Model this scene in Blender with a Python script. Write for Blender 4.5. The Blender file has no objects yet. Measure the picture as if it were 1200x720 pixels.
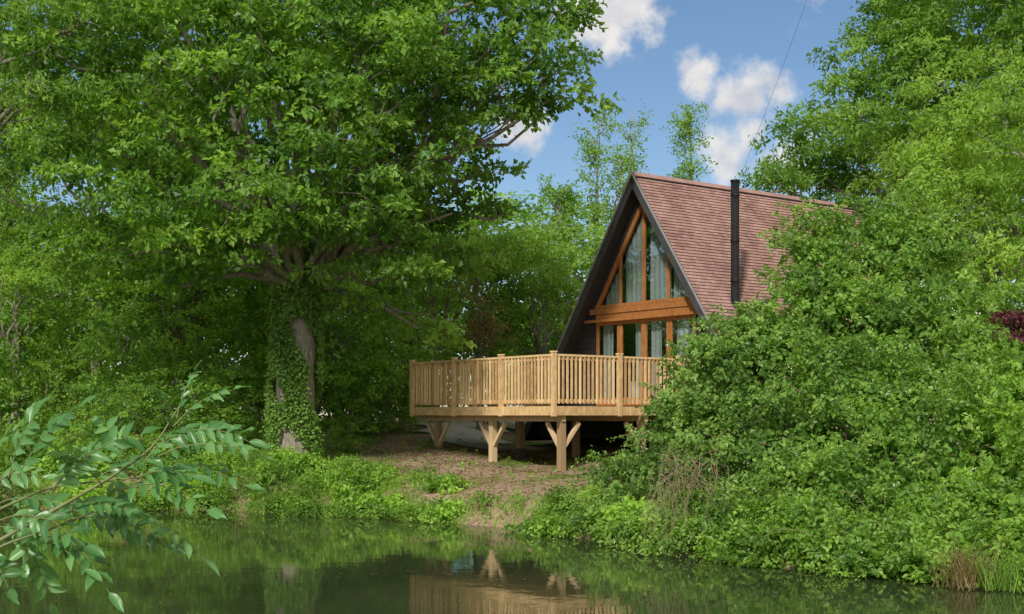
import bpy, math, random
import numpy as np
from mathutils import Vector

rng = np.random.default_rng(7)
random.seed(7)
scene = bpy.context.scene
COL = scene.collection
CAMZ = 1.95
F = 1500.0

def at(px, py, Y):
    return np.array([(px-600)/F*Y, Y, CAMZ+(487-py)/F*Y])

def smooth(t):
    t = np.clip(t, 0, 1)
    return t*t*(3-2*t)

# ------------------------------------------------------------------ helpers
def empty(name, loc, label, category, group=None):
    o = bpy.data.objects.new(name, None)
    o.empty_display_size = 0.3
    o.location = loc
    o["label"] = label
    o["category"] = category
    if group: o["group"] = group
    COL.objects.link(o)
    return o

def np_mesh(name, V, Fq, mat, tint=None, smooth_sh=False):
    V = np.asarray(V, dtype=np.float32); Fq = np.asarray(Fq, dtype=np.int32)
    me = bpy.data.meshes.new(name)
    n, k = Fq.shape
    me.vertices.add(len(V)); me.vertices.foreach_set("co", V.ravel())
    me.loops.add(n*k); me.loops.foreach_set("vertex_index", Fq.ravel())
    me.polygons.add(n)
    me.polygons.foreach_set("loop_start", np.arange(0, n*k, k, dtype=np.int32))
    try: me.polygons.foreach_set("loop_total", np.full(n, k, dtype=np.int32))
    except Exception: pass
    me.polygons.foreach_set("use_smooth", np.full(n, bool(smooth_sh)))
    me.update(calc_edges=True)
    if tint is not None:
        a = me.attributes.new("tint", 'FLOAT', 'FACE')
        a.data.foreach_set("value", np.asarray(tint, dtype=np.float32))
    me.materials.append(mat)
    return me

def link(name, me, parent=None, label=None, loc=None):
    o = bpy.data.objects.new(name, me)
    COL.objects.link(o)
    if parent is not None: o.parent = parent
    if label: o["label"] = label
    if loc is not None: o.location = loc
    return o

class MB:
    """quad mesh accumulator"""
    def __init__(s): s.V=[]; s.F=[]; s.T=[]; s.n=0
    def add(s, V, Fq, t=0.5):
        V=np.asarray(V,float); Fq=np.asarray(Fq,int)
        s.V.append(V); s.F.append(Fq+s.n); s.n+=len(V)
        s.T.append(np.full(len(Fq), t) if np.isscalar(t) else np.asarray(t))
    def box(s, o, a, b, c, t=0.5):
        o,a,b,c=[np.asarray(x,float) for x in (o,a,b,c)]
        V=[o,o+a,o+a+b,o+b,o+c,o+a+c,o+a+b+c,o+b+c]
        s.add(V,[[0,3,2,1],[4,5,6,7],[0,1,5,4],[1,2,6,5],[2,3,7,6],[3,0,4,7]],t)
    def beam(s, p, q, w, h, up=(0,0,1), t=0.5):
        p=np.asarray(p,float); q=np.asarray(q,float)
        d=q-p; d/=np.linalg.norm(d)
        up=np.asarray(up,float)
        sd=np.cross(d,up); sd/=np.linalg.norm(sd)
        u2=np.cross(sd,d)
        s.box(p-sd*w/2-u2*h/2, q-p, sd*w, u2*h, t)
    def tube(s, pts, rad, sides=8, t=0.5, bump=0.0):
        pts=np.asarray(pts,float); m=len(pts)
        rad=np.broadcast_to(np.asarray(rad,float),(m,))
        tan=np.gradient(pts,axis=0); tan/=np.linalg.norm(tan,axis=1)[:,None]+1e-9
        ref=np.array([0.93,0.1,0.2]) if abs(tan[:,2]).mean()>.7 else np.array([0,0,1.0])
        A=np.cross(tan,ref); A/=np.linalg.norm(A,axis=1)[:,None]+1e-9
        B=np.cross(tan,A)
        an=np.linspace(0,2*np.pi,sides,endpoint=False)
        rr=np.ones((m,sides))
        if bump: rr+=bump*rng.normal(size=(1,sides))+bump*.4*rng.normal(size=(m,sides))
        V=pts[:,None]+rad[:,None,None]*rr[:,:,None]*(np.cos(an)[None,:,None]*A[:,None]+np.sin(an)[None,:,None]*B[:,None])
        V=V.reshape(-1,3)
        i=np.arange(m-1)[:,None]*sides; j=np.arange(sides)[None]; j2=(j+1)%sides
        Fq=np.stack([i+j,i+j2,i+sides+j2,i+sides+j],-1).reshape(-1,4)
        s.add(V,Fq,t)
        if sides%2==0 and sides>=4:
            for base in (0,(m-1)*sides):
                fs=[]
                for k in range(1,sides-2,2): fs.append([base,base+k,base+k+1,base+k+2])
                s.F.append(np.array(fs,int)+s.n-len(V)); s.T.append(np.full(len(fs),t))
    def out(s, name, mat, parent=None, origin=(0,0,0), tint=True, smooth_sh=False, label=None):
        V=np.concatenate(s.V)-np.asarray(origin,float)
        Fq=np.concatenate(s.F); T=np.concatenate(s.T)
        me=np_mesh(name,V,Fq,mat,T if tint else None,smooth_sh)
        return link(name,me,parent,label)

def curve_pts(a,b,n=7,lift=0.0,wob=0.0):
    a=np.asarray(a,float); b=np.asarray(b,float)
    t=np.linspace(0,1,n)[:,None]
    L=np.linalg.norm(b-a)
    P=a*(1-t)+b*t
    P[:,2]+=(4*t[:,0]*(1-t[:,0]))*lift*L
    w=rng.normal(size=(n,3))*wob*L; w[0]=0; w[-1]=0
    return P+w

# ------------------------------------------------------------------ materials
def new_mat(name):
    m=bpy.data.materials.new(name); m.use_nodes=True
    nt=m.node_tree; nt.nodes.clear()
    return m,nt,nt.nodes,nt.links

def ramp(nt, stops):
    r=nt.nodes.new('ShaderNodeValToRGB')
    el=r.color_ramp.elements
    while len(el)<len(stops): el.new(0.5)
    for e,(p,c) in zip(el,stops):
        e.position=p; e.color=(c[0],c[1],c[2],1)
    return r

def leaf_mat(name, dark, mid, light, trans=0.35, rough=0.45, nscale=0.5, spec=0.3, gain=1.0):
    dark,mid,light=[(min(.9,c[0]*gain*.92),min(.9,c[1]*gain),min(.9,c[2]*gain*1.15)) for c in (dark,mid,light)]
    m,nt,nodes,links=new_mat(name)
    out=nodes.new('ShaderNodeOutputMaterial')
    at_=nodes.new('ShaderNodeAttribute'); at_.attribute_name="tint"
    tc=nodes.new('ShaderNodeTexCoord')
    nz=nodes.new('ShaderNodeTexNoise'); nz.inputs['Scale'].default_value=nscale; nz.inputs['Detail'].default_value=2
    links.new(tc.outputs['Object'],nz.inputs['Vector'])
    ma=nodes.new('ShaderNodeMath'); ma.operation='MULTIPLY_ADD'
    links.new(nz.outputs['Fac'],ma.inputs[0]); ma.inputs[1].default_value=1.4
    ms=nodes.new('ShaderNodeMath'); ms.operation='SUBTRACT'; ms.inputs[1].default_value=0.70
    links.new(at_.outputs['Fac'],ms.inputs[0]); links.new(ms.outputs[0],ma.inputs[2])
    r=ramp(nt,[(0.0,dark),(0.5,mid),(1.0,light)])
    links.new(ma.outputs[0],r.inputs[0])
    p=nodes.new('ShaderNodeBsdfPrincipled')
    p.inputs['Roughness'].default_value=rough
    p.inputs['Specular IOR Level'].default_value=spec
    links.new(r.outputs[0],p.inputs['Base Color'])
    tr=nodes.new('ShaderNodeBsdfTranslucent')
    mx=nodes.new('ShaderNodeMix'); mx.data_type='RGBA'; mx.blend_type='MULTIPLY'
    mx.inputs['Factor'].default_value=1
    links.new(r.outputs[0],mx.inputs['A']); mx.inputs['B'].default_value=(2.4,2.2,0.9,1)
    links.new(mx.outputs['Result'],tr.inputs['Color'])
    sh=nodes.new('ShaderNodeMixShader'); sh.inputs[0].default_value=trans
    links.new(p.outputs[0],sh.inputs[1]); links.new(tr.outputs[0],sh.inputs[2])
    links.new(sh.outputs[0],out.inputs[0])
    return m

def noise_mat(name, c1, c2, scale=4, rough=0.8, stretch=(1,1,1), bump=0.3, detail=6, spec=0.3, tintmix=0.0, bdist=0.006):
    m,nt,nodes,links=new_mat(name)
    out=nodes.new('ShaderNodeOutputMaterial')
    tc=nodes.new('ShaderNodeTexCoord'); mp=nodes.new('ShaderNodeMapping')
    mp.inputs['Scale'].default_value=stretch
    links.new(tc.outputs['Object'],mp.inputs[0])
    nz=nodes.new('ShaderNodeTexNoise'); nz.inputs['Scale'].default_value=scale; nz.inputs['Detail'].default_value=detail
    nz.inputs['Roughness'].default_value=0.65
    links.new(mp.outputs[0],nz.inputs['Vector'])
    r=ramp(nt,[(0.3,c1),(0.7,c2)])
    fac=nz.outputs['Fac']
    if tintmix:
        at_=nodes.new('ShaderNodeAttribute'); at_.attribute_name="tint"
        a=nodes.new('ShaderNodeMath'); a.operation='SUBTRACT'; a.inputs[1].default_value=.5
        links.new(at_.outputs['Fac'],a.inputs[0])
        b=nodes.new('ShaderNodeMath'); b.operation='MULTIPLY_ADD'; b.inputs[1].default_value=tintmix
        links.new(a.outputs[0],b.inputs[0]); links.new(nz.outputs['Fac'],b.inputs[2])
        fac=b.outputs[0]
    links.new(fac,r.inputs[0])
    p=nodes.new('ShaderNodeBsdfPrincipled'); p.inputs['Roughness'].default_value=rough
    p.inputs['Specular IOR Level'].default_value=spec
    links.new(r.outputs[0],p.inputs['Base Color'])
    if bump:
        bn=nodes.new('ShaderNodeBump'); bn.inputs['Strength'].default_value=bump; bn.inputs['Distance'].default_value=bdist
        links.new(nz.outputs['Fac'],bn.inputs['Height']); links.new(bn.outputs[0],p.inputs['Normal'])
    links.new(p.outputs[0],out.inputs[0])
    return m

M_oak   = leaf_mat("oak_foliage",(0.032,0.070,0.011),(0.088,0.165,0.022),(0.19,0.285,0.042),0.42,gain=1.5,nscale=.8)
M_wood  = leaf_mat("woodland_foliage",(0.040,0.085,0.014),(0.100,0.180,0.027),(0.20,0.285,0.042),0.44,gain=1.7)
M_light = leaf_mat("fresh_foliage",(0.08,0.14,0.020),(0.15,0.24,0.034),(0.24,0.34,0.055),0.42,gain=1.35)
M_ash   = leaf_mat("ash_foliage",(0.060,0.12,0.018),(0.125,0.215,0.032),(0.22,0.32,0.052),0.42,gain=1.3,nscale=.7)
M_bush  = leaf_mat("shrub_foliage",(0.042,0.085,0.014),(0.108,0.190,0.028),(0.22,0.315,0.058),0.40,nscale=1.3,gain=1.45)
M_bush2 = leaf_mat("bramble_foliage",(0.042,0.082,0.016),(0.105,0.178,0.030),(0.21,0.295,0.065),0.38,nscale=1.6,gain=1.45)
M_ivy   = leaf_mat("ivy_foliage",(0.06,0.11,0.018),(0.12,0.20,0.032),(0.20,0.29,0.05),0.25,gain=1.4)
M_bank  = leaf_mat("bank_foliage",(0.06,0.11,0.016),(0.14,0.23,0.030),(0.25,0.36,0.055),0.42,gain=1.4,nscale=1.2)
M_purple= leaf_mat("copper_foliage",(0.08,0.015,0.025),(0.17,0.04,0.055),(0.27,0.08,0.09),0.3)
M_dry   = leaf_mat("dry_foliage",(0.12,0.08,0.03),(0.24,0.16,0.06),(0.34,0.24,0.10),0.3)
M_front = leaf_mat("elder_leaf",(0.065,0.170,0.035),(0.120,0.265,0.062),(0.21,0.375,0.11),0.30,nscale=2.0,rough=0.36,spec=.5)
M_bark  = noise_mat("bark",(0.11,0.10,0.075),(0.38,0.335,0.255),scale=6,stretch=(3,3,.7),bump=0.9,rough=0.9,bdist=.05)
M_palebark=noise_mat("pale_bark",(0.14,0.13,0.11),(0.36,0.33,0.28),scale=6,stretch=(2,2,.8),bump=0.5,rough=0.9)
M_trim  = noise_mat("pale_verge_mortar",(0.22,0.22,0.22),(0.34,0.33,0.32),scale=6,bump=0.1,rough=0.9)
M_stem  = noise_mat("green_stem",(0.13,0.16,0.06),(0.24,0.25,0.11),scale=20,bump=0.2)
M_deck  = noise_mat("new_timber",(0.45,0.28,0.125),(0.78,0.55,0.28),scale=5,stretch=(3,3,1.2),bump=0.1,rough=0.65,tintmix=0.7)
M_post  = noise_mat("oak_post_timber",(0.32,0.215,0.115),(0.60,0.435,0.25),scale=6,stretch=(4,4,.7),bump=0.2,rough=0.75,tintmix=0.6)
M_frame = noise_mat("stained_timber",(0.25,0.095,0.028),(0.46,0.20,0.065),scale=5,stretch=(4,4,.8),bump=0.08,rough=0.4)
M_dark  = noise_mat("black_cladding",(0.018,0.018,0.019),(0.048,0.047,0.047),scale=7,stretch=(4,4,.5),bump=0.2,rough=0.7)
M_barge = noise_mat("grey_bargeboard",(0.045,0.046,0.050),(0.075,0.075,0.08),scale=5,bump=0.1,rough=0.6)
M_flue  = noise_mat("black_enamel",(0.008,0.008,0.009),(0.015,0.015,0.016),scale=5,bump=0.02,rough=0.3,spec=.5)
M_tile  = noise_mat("clay_tile",(0.260,0.142,0.118),(0.44,0.268,0.225),scale=1.4,bump=0.1,rough=0.85,tintmix=0.38,detail=8)
M_int   = noise_mat("interior_wall",(0.45,0.40,0.34),(0.6,0.55,0.48),scale=2,bump=0)
M_white = noise_mat("linen",(0.65,0.64,0.60),(0.8,0.79,0.76),scale=6,bump=.1)
M_curt  = noise_mat("reflection_curtain_fabric",(0.30,0.34,0.33),(0.50,0.54,0.53),scale=3,stretch=(3,3,.3),bump=.1)  # pale grey drape colour that also imitates sky reflected in the glass
M_flower= noise_mat("white_petal",(0.55,0.54,0.46),(0.70,0.69,0.62),scale=6,bump=0)
M_concrete=noise_mat("dark_footing",(0.04,0.04,0.04),(0.10,0.10,0.10),scale=8)
M_twig  = noise_mat("dry_twig",(0.16,0.11,0.07),(0.32,0.23,0.15),scale=15,bump=0.1)
M_gravel= noise_mat("gravel",(0.38,0.34,0.29),(0.70,0.65,0.58),scale=14,bump=.6)

def glass_mat():
    m,nt,nodes,links=new_mat("window_glass")
    out=nodes.new('ShaderNodeOutputMaterial')
    g=nodes.new('ShaderNodeBsdfGlossy'); g.inputs['Roughness'].default_value=0.01
    g.inputs['Color'].default_value=(0.95,1,1,1)
    t=nodes.new('ShaderNodeBsdfTransparent'); t.inputs['Color'].default_value=(0.92,0.95,0.95,1)
    s=nodes.new('ShaderNodeMixShader')
    lw=nodes.new('ShaderNodeLayerWeight'); lw.inputs['Blend'].default_value=0.5
    mm=nodes.new('ShaderNodeMath'); mm.operation='MULTIPLY_ADD'; mm.inputs[1].default_value=0.35; mm.inputs[2].default_value=0.06
    mm.use_clamp=True
    links.new(lw.outputs['Facing'],mm.inputs[0]); links.new(mm.outputs[0],s.inputs[0])
    links.new(t.outputs[0],s.inputs[1]); links.new(g.outputs[0],s.inputs[2])
    links.new(s.outputs[0],out.inputs[0])
    return m
M_glass=glass_mat()

def water_mat():
    m,nt,nodes,links=new_mat("pond_water")
    out=nodes.new('ShaderNodeOutputMaterial')
    p=nodes.new('ShaderNodeBsdfPrincipled')
    tc=nodes.new('ShaderNodeTexCoord')
    nz=nodes.new('ShaderNodeTexNoise'); nz.inputs['Scale'].default_value=0.5; nz.inputs['Detail'].default_value=4
    links.new(tc.outputs['Object'],nz.inputs['Vector'])
    r=ramp(nt,[(0.3,(0.026,0.038,0.015)),(0.7,(0.044,0.055,0.024))])
    links.new(nz.outputs['Fac'],r.inputs[0]); links.new(r.outputs[0],p.inputs['Base Color'])
    p.inputs['Roughness'].default_value=0.025
    p.inputs['IOR'].default_value=1.42
    p.inputs['Specular IOR Level'].default_value=0.55
    n2=nodes.new('ShaderNodeTexNoise'); n2.inputs['Scale'].default_value=2.6; n2.inputs['Detail'].default_value=4
    n2.inputs['Roughness'].default_value=.55
    links.new(tc.outputs['Object'],n2.inputs['Vector'])
    b=nodes.new('ShaderNodeBump'); b.inputs['Strength'].default_value=0.06; b.inputs['Distance'].default_value=0.03
    links.new(n2.outputs['Fac'],b.inputs['Height']); links.new(b.outputs[0],p.inputs['Normal'])
    links.new(p.outputs[0],out.inputs[0])
    return m
M_water=water_mat()

def ground_mat():
    m,nt,nodes,links=new_mat("earth_and_grass")
    out=nodes.new('ShaderNodeOutputMaterial')
    p=nodes.new('ShaderNodeBsdfPrincipled'); p.inputs['Roughness'].default_value=0.95
    p.inputs['Specular IOR Level'].default_value=0.1
    tc=nodes.new('ShaderNodeTexCoord')
    n1=nodes.new('ShaderNodeTexNoise'); n1.inputs['Scale'].default_value=9; n1.inputs['Detail'].default_value=8; n1.inputs['Roughness'].default_value=.7
    links.new(tc.outputs['Object'],n1.inputs['Vector'])
    soil=ramp(nt,[(0.3,(0.15,0.105,0.065)),(0.55,(0.32,0.23,0.15)),(0.72,(0.52,0.41,0.29))])
    links.new(n1.outputs['Fac'],soil.inputs[0])
    n2=nodes.new('ShaderNodeTexNoise'); n2.inputs['Scale'].default_value=0.8; n2.inputs['Detail'].default_value=5
    links.new(tc.outputs['Object'],n2.inputs['Vector'])
    grass=ramp(nt,[(0.3,(0.06,0.10,0.018)),(0.7,(0.13,0.20,0.035))])
    links.new(n1.outputs['Fac'],grass.inputs[0])
    mr=ramp(nt,[(0.50,(0,0,0)),(0.62,(1,1,1))])
    links.new(n2.outputs['Fac'],mr.inputs[0])
    mx=nodes.new('ShaderNodeMix'); mx.data_type='RGBA'
    links.new(mr.outputs[0],mx.inputs['Factor']); links.new(soil.outputs[0],mx.inputs['A']); links.new(grass.outputs[0],mx.inputs['B'])
    links.new(mx.outputs['Result'],p.inputs['Base Color'])
    b=nodes.new('ShaderNodeBump'); b.inputs['Strength'].default_value=.7; b.inputs['Distance'].default_value=.04
    links.new(n1.outputs['Fac'],b.inputs['Height']); links.new(b.outputs[0],p.inputs['Normal'])
    links.new(p.outputs[0],out.inputs[0])
    return m
M_ground=ground_mat()

# ------------------------------------------------------------------ terrain
SX=np.array([-60,-20,-10.6,-5.3,-3.3,-0.62,0.55,2.39,3.3,4.5,5.8,9,20,60])
SY=np.array([24,26,26.6,26.0,24.6,23.2,20.9,18.2,16.7,15.4,14.5,13,10,8.])
def shore(x): return np.interp(x,SX,SY)
def near(x): return 2.5+3.0*smooth((-x-0.8)/1.2)
def height(x,y):
    x=np.asarray(x,float); y=np.asarray(y,float)
    d=y-shore(x)-0.25*np.sin(x*1.7)-0.12*np.sin(x*4.1+1)
    sl=0.05+0.06*smooth((1-x)/3.5)
    st=0.4+0.3*smooth((-3.5-x)/2)
    h=st*smooth(d/0.8)+sl*np.maximum(d,0)
    h=np.minimum(h,1.7)
    dn=near(x)-y
    h=np.maximum(h, 0.45*smooth(dn/0.8)+0*x)
    inside=(d<0)&(dn<0)
    dep=np.minimum(-d,-dn)
    side=np.abs(x)-45
    h=np.where(inside,-0.9*smooth(dep/2.5)-0.02,h)
    h=np.where(side>0,np.maximum(h,1.0*smooth(side/3)),h)
    h=h+0.04*np.sin(x*2.3+y*.7)*np.cos(y*1.9-x*.4)*(~inside)
    return h
def axis(lo,hi,step,far):
    a=np.arange(lo,hi+1e-6,step)
    e=[];v=step
    p=hi
    while p<far: v*=1.35; p+=v; e.append(p)
    e2=[];v=step;p=lo
    while p>-far: v*=1.35; p-=v; e2.append(p)
    return np.array(e2[::-1]+list(a)+e)
gx=axis(-14,12,0.22,700); gy=axis(2,36,0.22,700)
X,Y=np.meshgrid(gx,gy); Z=height(X,Y)
V=np.stack([X,Y,Z],-1).reshape(-1,3)
nx=len(gx);ny=len(gy)
i=np.arange(ny-1)[:,None]*nx; j=np.arange(nx-1)[None]
Fg=np.stack([i+j,i+j+1,i+nx+j+1,i+nx+j],-1).reshape(-1,4)
g=link("ground",np_mesh("ground",V,Fg,M_ground,smooth_sh=True)); g["kind"]="structure"
w=link("water",np_mesh("water",np.array([[-48,-2,0],[48,-2,0],[48,30,0],[-48,30,0]]),np.array([[0,1,2,3]]),M_water)); w["kind"]="structure"

pv=[];pf=[]
ys=np.arange(31.8,50,.35); cxs=np.interp(ys,[31.8,33.5,36,39,43,50],[-.7,-1.2,-1.6,-1.0,-.2,.2])
for k,(a,b) in enumerate(zip(cxs,ys)):
    wv=1.0+.2*math.sin(k*1.1)+.1*rng.normal()
    if k<3: wv*=.4+.25*k
    for s_ in np.linspace(-1,1,7):
        xx=a+s_*wv; pv.append((xx,b,float(height(xx,b))+0.035))
for k in range(len(ys)-1):
    for q in range(6):
        pf.append([k*7+q,k*7+q+1,k*7+7+q+1,k*7+7+q])
pth=link("path",np_mesh("path",pv,pf,M_gravel,smooth_sh=True)); pth["kind"]="structure"

# ------------------------------------------------------------------ foliage generators
def unit(a): return a/(np.linalg.norm(a,axis=-1,keepdims=True)+1e-9)
def sph(n):
    return unit(rng.normal(size=(n,3)))

def leaves_from(base, d, nrm, L, W, fold=0.18):
    n=len(base)
    d=unit(d); s=unit(np.cross(d,nrm)); nn=np.cross(s,d)
    L=L[:,None]; W=W[:,None]
    a=base
    b=base+d*L*.45+s*W*.5+nn*W*fold
    c=base+d*L-nn*L*.12
    e=base+d*L*.45-s*W*.5+nn*W*fold
    V=np.stack([a,b,c,e],1).reshape(-1,3)
    Fq=np.arange(n*4).reshape(n,4)
    return V,Fq

def sprigs(P, D, nl, Ls, lL, lW, T, upb=0.65, rnd=0.5):
    n=len(P)
    D=unit(D)
    t=np.linspace(.12,1,nl)[None,:,None]
    Lr=Ls*rng.uniform(.6,1.3,size=(n,1,1))
    sag=np.zeros((n,nl,3)); sag[...,2]=-(t[...,0]**2)*Lr[...,0]*.25
    pos=P[:,None]+D[:,None]*t*Lr+sag+rng.normal(size=(n,nl,3))*Ls*.12
    r=rng.normal(size=(n,1,3)); side=unit(np.cross(D[:,None],r))
    sgn=np.where(np.arange(nl)%2==0,1,-1)[None,:,None]
    ld=D[:,None]*.6+side*sgn*.9+rng.normal(size=(n,nl,3))*.4-np.array([0,0,.25])
    nr=np.array([0,0,1.0])*upb+D[:,None]*.6+rng.normal(size=(n,nl,3))*rnd
    L=lL*rng.uniform(.65,1.25,size=n*nl); W=L*(lW/lL)*rng.uniform(.8,1.15,size=n*nl)
    V,Fq=leaves_from(pos.reshape(-1,3),ld.reshape(-1,3),nr.reshape(-1,3),L,W)
    TT=(T[:,None]+rng.normal(size=(n,nl))*.13).reshape(-1)
    return V,Fq,TT

def crown(lobes, clump_r, clumps_per_m2, spr_per_clump, nl, Ls, lL, lW, flat=0.65, inner=0.25, rough=0.22):
    Vs=[];Fs=[];Ts=[];n0=0;CL=[]
    for c,r in lobes:
        c=np.asarray(c,float); r=np.asarray(r,float)
        area=4*np.pi*((r[0]*r[1]+r[0]*r[2]+r[1]*r[2])/3)
        m=max(4,int(area*clumps_per_m2))
        dd=sph(m)
        keep=rng.random(m)<np.where(dd[:,2]<-.3,.6,1)
        dd=dd[keep]; m=len(dd)
        rad=np.where(rng.random(m)<inner,rng.uniform(.3,.8,m),rng.uniform(.82,1.12,m))
        rad*=1+rough*rng.normal(size=m)*.6
        cc=c+dd*rad[:,None]*r
        cr=clump_r*rng.uniform(.6,1.35,m)
        ct=np.clip(rng.normal(.5,.17,m),0,1)
        CL.append((c,cc))
        k=spr_per_clump
        sd=sph(m*k).reshape(m,k,3)
        sd[...,2]=np.where(sd[...,2]<-.25,-sd[...,2],sd[...,2])
        sr=rng.uniform(.25,1,size=(m,k,1))**.6
        fl=np.array([1,1,flat])
        P=cc[:,None]+sd*sr*fl*cr[:,None,None]
        D=sd*fl+dd[:,None]*.5+rng.normal(size=(m,k,3))*.3
        T=np.repeat(ct[:,None],k,1)+rng.normal(size=(m,k))*.08
        V,Fq,TT=sprigs(P.reshape(-1,3),D.reshape(-1,3),nl,Ls,lL,lW,T.reshape(-1))
        Vs.append(V);Fs.append(Fq+n0);Ts.append(TT);n0+=len(V)
    V=np.concatenate(Vs);Fq=np.concatenate(Fs);T=np.concatenate(Ts)
    return V,Fq,np.clip(T,0,1),CL

LEAFCOUNT=0
def add_tree(name,label,category,base,fork,trunk_r,lobes,mat,barkmat,clump_r=.5,cpm=.9,spc=14,nl=7,Ls=.3,lL=.12,lW=.08,flat=.65,
             inner=.25,group=None,limb_r=None,trunk_pts=None,twigs=4,taper=.62,sides=12,flare=1.45):
    global LEAFCOUNT
    base=np.asarray(base,float); fork=np.asarray(fork,float)
    e=empty(name,tuple(base),label,category,group)
    V,Fq,T,CL=crown(lobes,clump_r,cpm,spc,nl,Ls,lL,lW,flat,inner)
    LEAFCOUNT+=len(Fq)
    link("crown",np_mesh(name+"_crown",V-base,Fq,mat,T),e)
    mb=MB()
    if trunk_pts is None:
        tp=curve_pts(base-np.array([0,0,.3]),fork,7,0,.012)
    else: tp=np.asarray(trunk_pts,float)
    m=len(tp); rr=np.linspace(1,taper,m); rr[0]=flare; rr[1]=1+(flare-1)*.35
    mb.tube(tp,trunk_r*rr,sides,bump=.06)
    lr=limb_r or trunk_r*.45
    for c,cc in CL:
        Lp=curve_pts(fork-np.array([0,0,trunk_r*.3]),c,8,.10,.03)
        mb.tube(Lp,np.linspace(lr,lr*.22,8),8,bump=.05)
        for q in range(min(twigs,len(cc))):
            t=cc[rng.integers(len(cc))]
            s0=Lp[rng.integers(4,8)]
            mb.tube(curve_pts(s0,t,5,.05,.05),np.linspace(lr*.22,lr*.05,5),6)
    mb.out("trunk",barkmat,e,base,smooth_sh=True)
    return e

def lb(px,py,Y,r,ry=None,rz=None):
    return (at(px,py,Y),(r,ry or r,rz or r*.75))

# ------------------------------------------------------------------ the big oak
ob=np.array([-4.8,28.2,0]); ob[2]=float(height(ob[0],ob[1]))-.05
ofork=at(352,335,28.2)
oak_lobes=[
 lb(300,215,25.2,1.3),lb(235,265,25.6,1.1),lb(395,225,25.6,1.2),lb(175,215,26,1.3),lb(320,275,25.8,1.0,1,.6),
 lb(440,300,27,1.1),lb(250,140,25.5,1.5),lb(360,130,25,1.3),lb(460,190,26.5,1.2),lb(110,160,26.5,1.6),
 lb(180,60,26,1.8),lb(300,40,26,1.7),lb(420,60,26.5,1.7),lb(520,40,27.5,1.5),lb(600,35,28,1.2),lb(650,15,28.5,.8),
 lb(520,130,28,1.2),lb(590,105,28.5,.9),lb(655,80,28.5,.55,.6,.35),lb(668,115,28.5,.42,.5,.4),lb(630,140,28.5,.4,.5,.25),
 lb(520,215,29.5,1.1),lb(565,200,29.5,.6,.6,.35),lb(470,270,29.5,1.2),lb(530,290,30,.9),lb(440,365,28.5,.7,.8,.4),
 lb(60,60,27,2.0),lb(300,-90,28,3.0),lb(480,-90,28.5,2.8),lb(120,-90,28,2.8),lb(620,-70,29,1.8),
 lb(250,320,30.5,1.4,1.4,.9),lb(150,300,30,1.5,1.4,1),lb(330,200,31.5,2.4),lb(480,120,31.5,2.2),lb(180,140,31.5,2.4),
 lb(590,250,31,.5,.5,.3),lb(210,335,27,.9,.9,.4),
 lb(380,10,31.5,2.6),lb(230,30,32,2.6),lb(100,40,32,2.6),lb(520,30,31.5,2.0),lb(400,290,31,1.5),lb(440,20,26,1.3),lb(350,70,26.5,1.3),
 lb(395,310,26.8,.8,.8,.4),lb(280,315,26.6,.8,.8,.35),lb(470,335,27.5,.8,.8,.4),lb(490,385,29,.7,.7,.4),lb(330,250,25.2,.8,.8,.5),
 lb(560,150,27.6,.7,.7,.5),lb(545,95,27.2,.9,.8,.6),lb(610,70,27.8,.8,.8,.5),lb(500,165,27,.9,.8,.6),lb(470,120,26.4,1.0,1,.7),lb(455,240,26.8,.9,.9,.6),lb(530,250,28.8,.7,.7,.4),
]
tp=[ob-[0,0,.3],ob+[0,0,.05],ob+[0.0,0,.5],at(345,480,28.2),at(346,430,28.2),at(348,390,28.2),ofork]
oak=add_tree("oak_tree","large spreading oak tree with ivy-clad trunk on the pond bank","tree",ob,ofork,.46,oak_lobes,M_oak,M_bark,
   clump_r=.50,cpm=1.0,spc=14,nl=7,Ls=.29,lL=.15,lW=.105,flat=.36,inner=.18,trunk_pts=tp,limb_r=.11,twigs=3,sides=18,taper=.86,flare=1.2)
n=10500
hz=rng.uniform(0,1,n); an=rng.uniform(0,2*np.pi,n)
zz=ob[2]+hz*(ofork[2]+.8-ob[2])
prof=.46*(1-.13*hz)*(1+.2*np.exp(-(zz-ob[2])*3)) + .03+.07*np.abs(np.sin(an*2+zz*1.7))*rng.random(n)
cover=(.5*np.cos(an-3.6)+.8*np.sin(an*3+zz*2.2)+.5*np.sin(zz*5+an))>-.05-.5*hz
cx=np.interp(zz,[p[2] for p in tp],[p[0] for p in tp])
P=np.stack([cx+np.cos(an)*prof,ob[1]+np.sin(an)*prof,zz],1)[cover]
rd=np.stack([np.cos(an),np.sin(an),-.3+0*an],1)[cover]
m=len(P)
V,Fq,T=sprigs(P,rd+rng.normal(size=(m,3))*.5,3,.09,.075,.07,np.full(m,.5),upb=.3,rnd=.5)
iv=empty("ivy_plant",tuple(ob),"ivy climbing over the rough oak trunk","plant")
link("foliage",np_mesh("ivy",V-ob,Fq,M_ivy,T),iv)

# ------------------------------------------------------------------ ash at left edge
b=np.array([-12.2,27.8,0]);b[2]=float(height(b[0],b[1]))
add_tree("ash_tree","tall ash tree with fine light foliage beside the pond","tree",b,b+[.2,0,6],.26,
  [lb(40,40,25.5,1.3),lb(110,20,25,1.0,1,.5),lb(20,130,25.5,1.1),lb(80,95,25,.8,.8,.4),lb(-40,90,26,1.6),lb(10,-60,26,2),lb(-60,220,26.5,1.5),
   lb(20,240,27,1.0)],
  M_ash,M_bark,clump_r=.5,cpm=1.0,spc=12,nl=9,Ls=.36,lL=.11,lW=.045,flat=.4,limb_r=.09)

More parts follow.
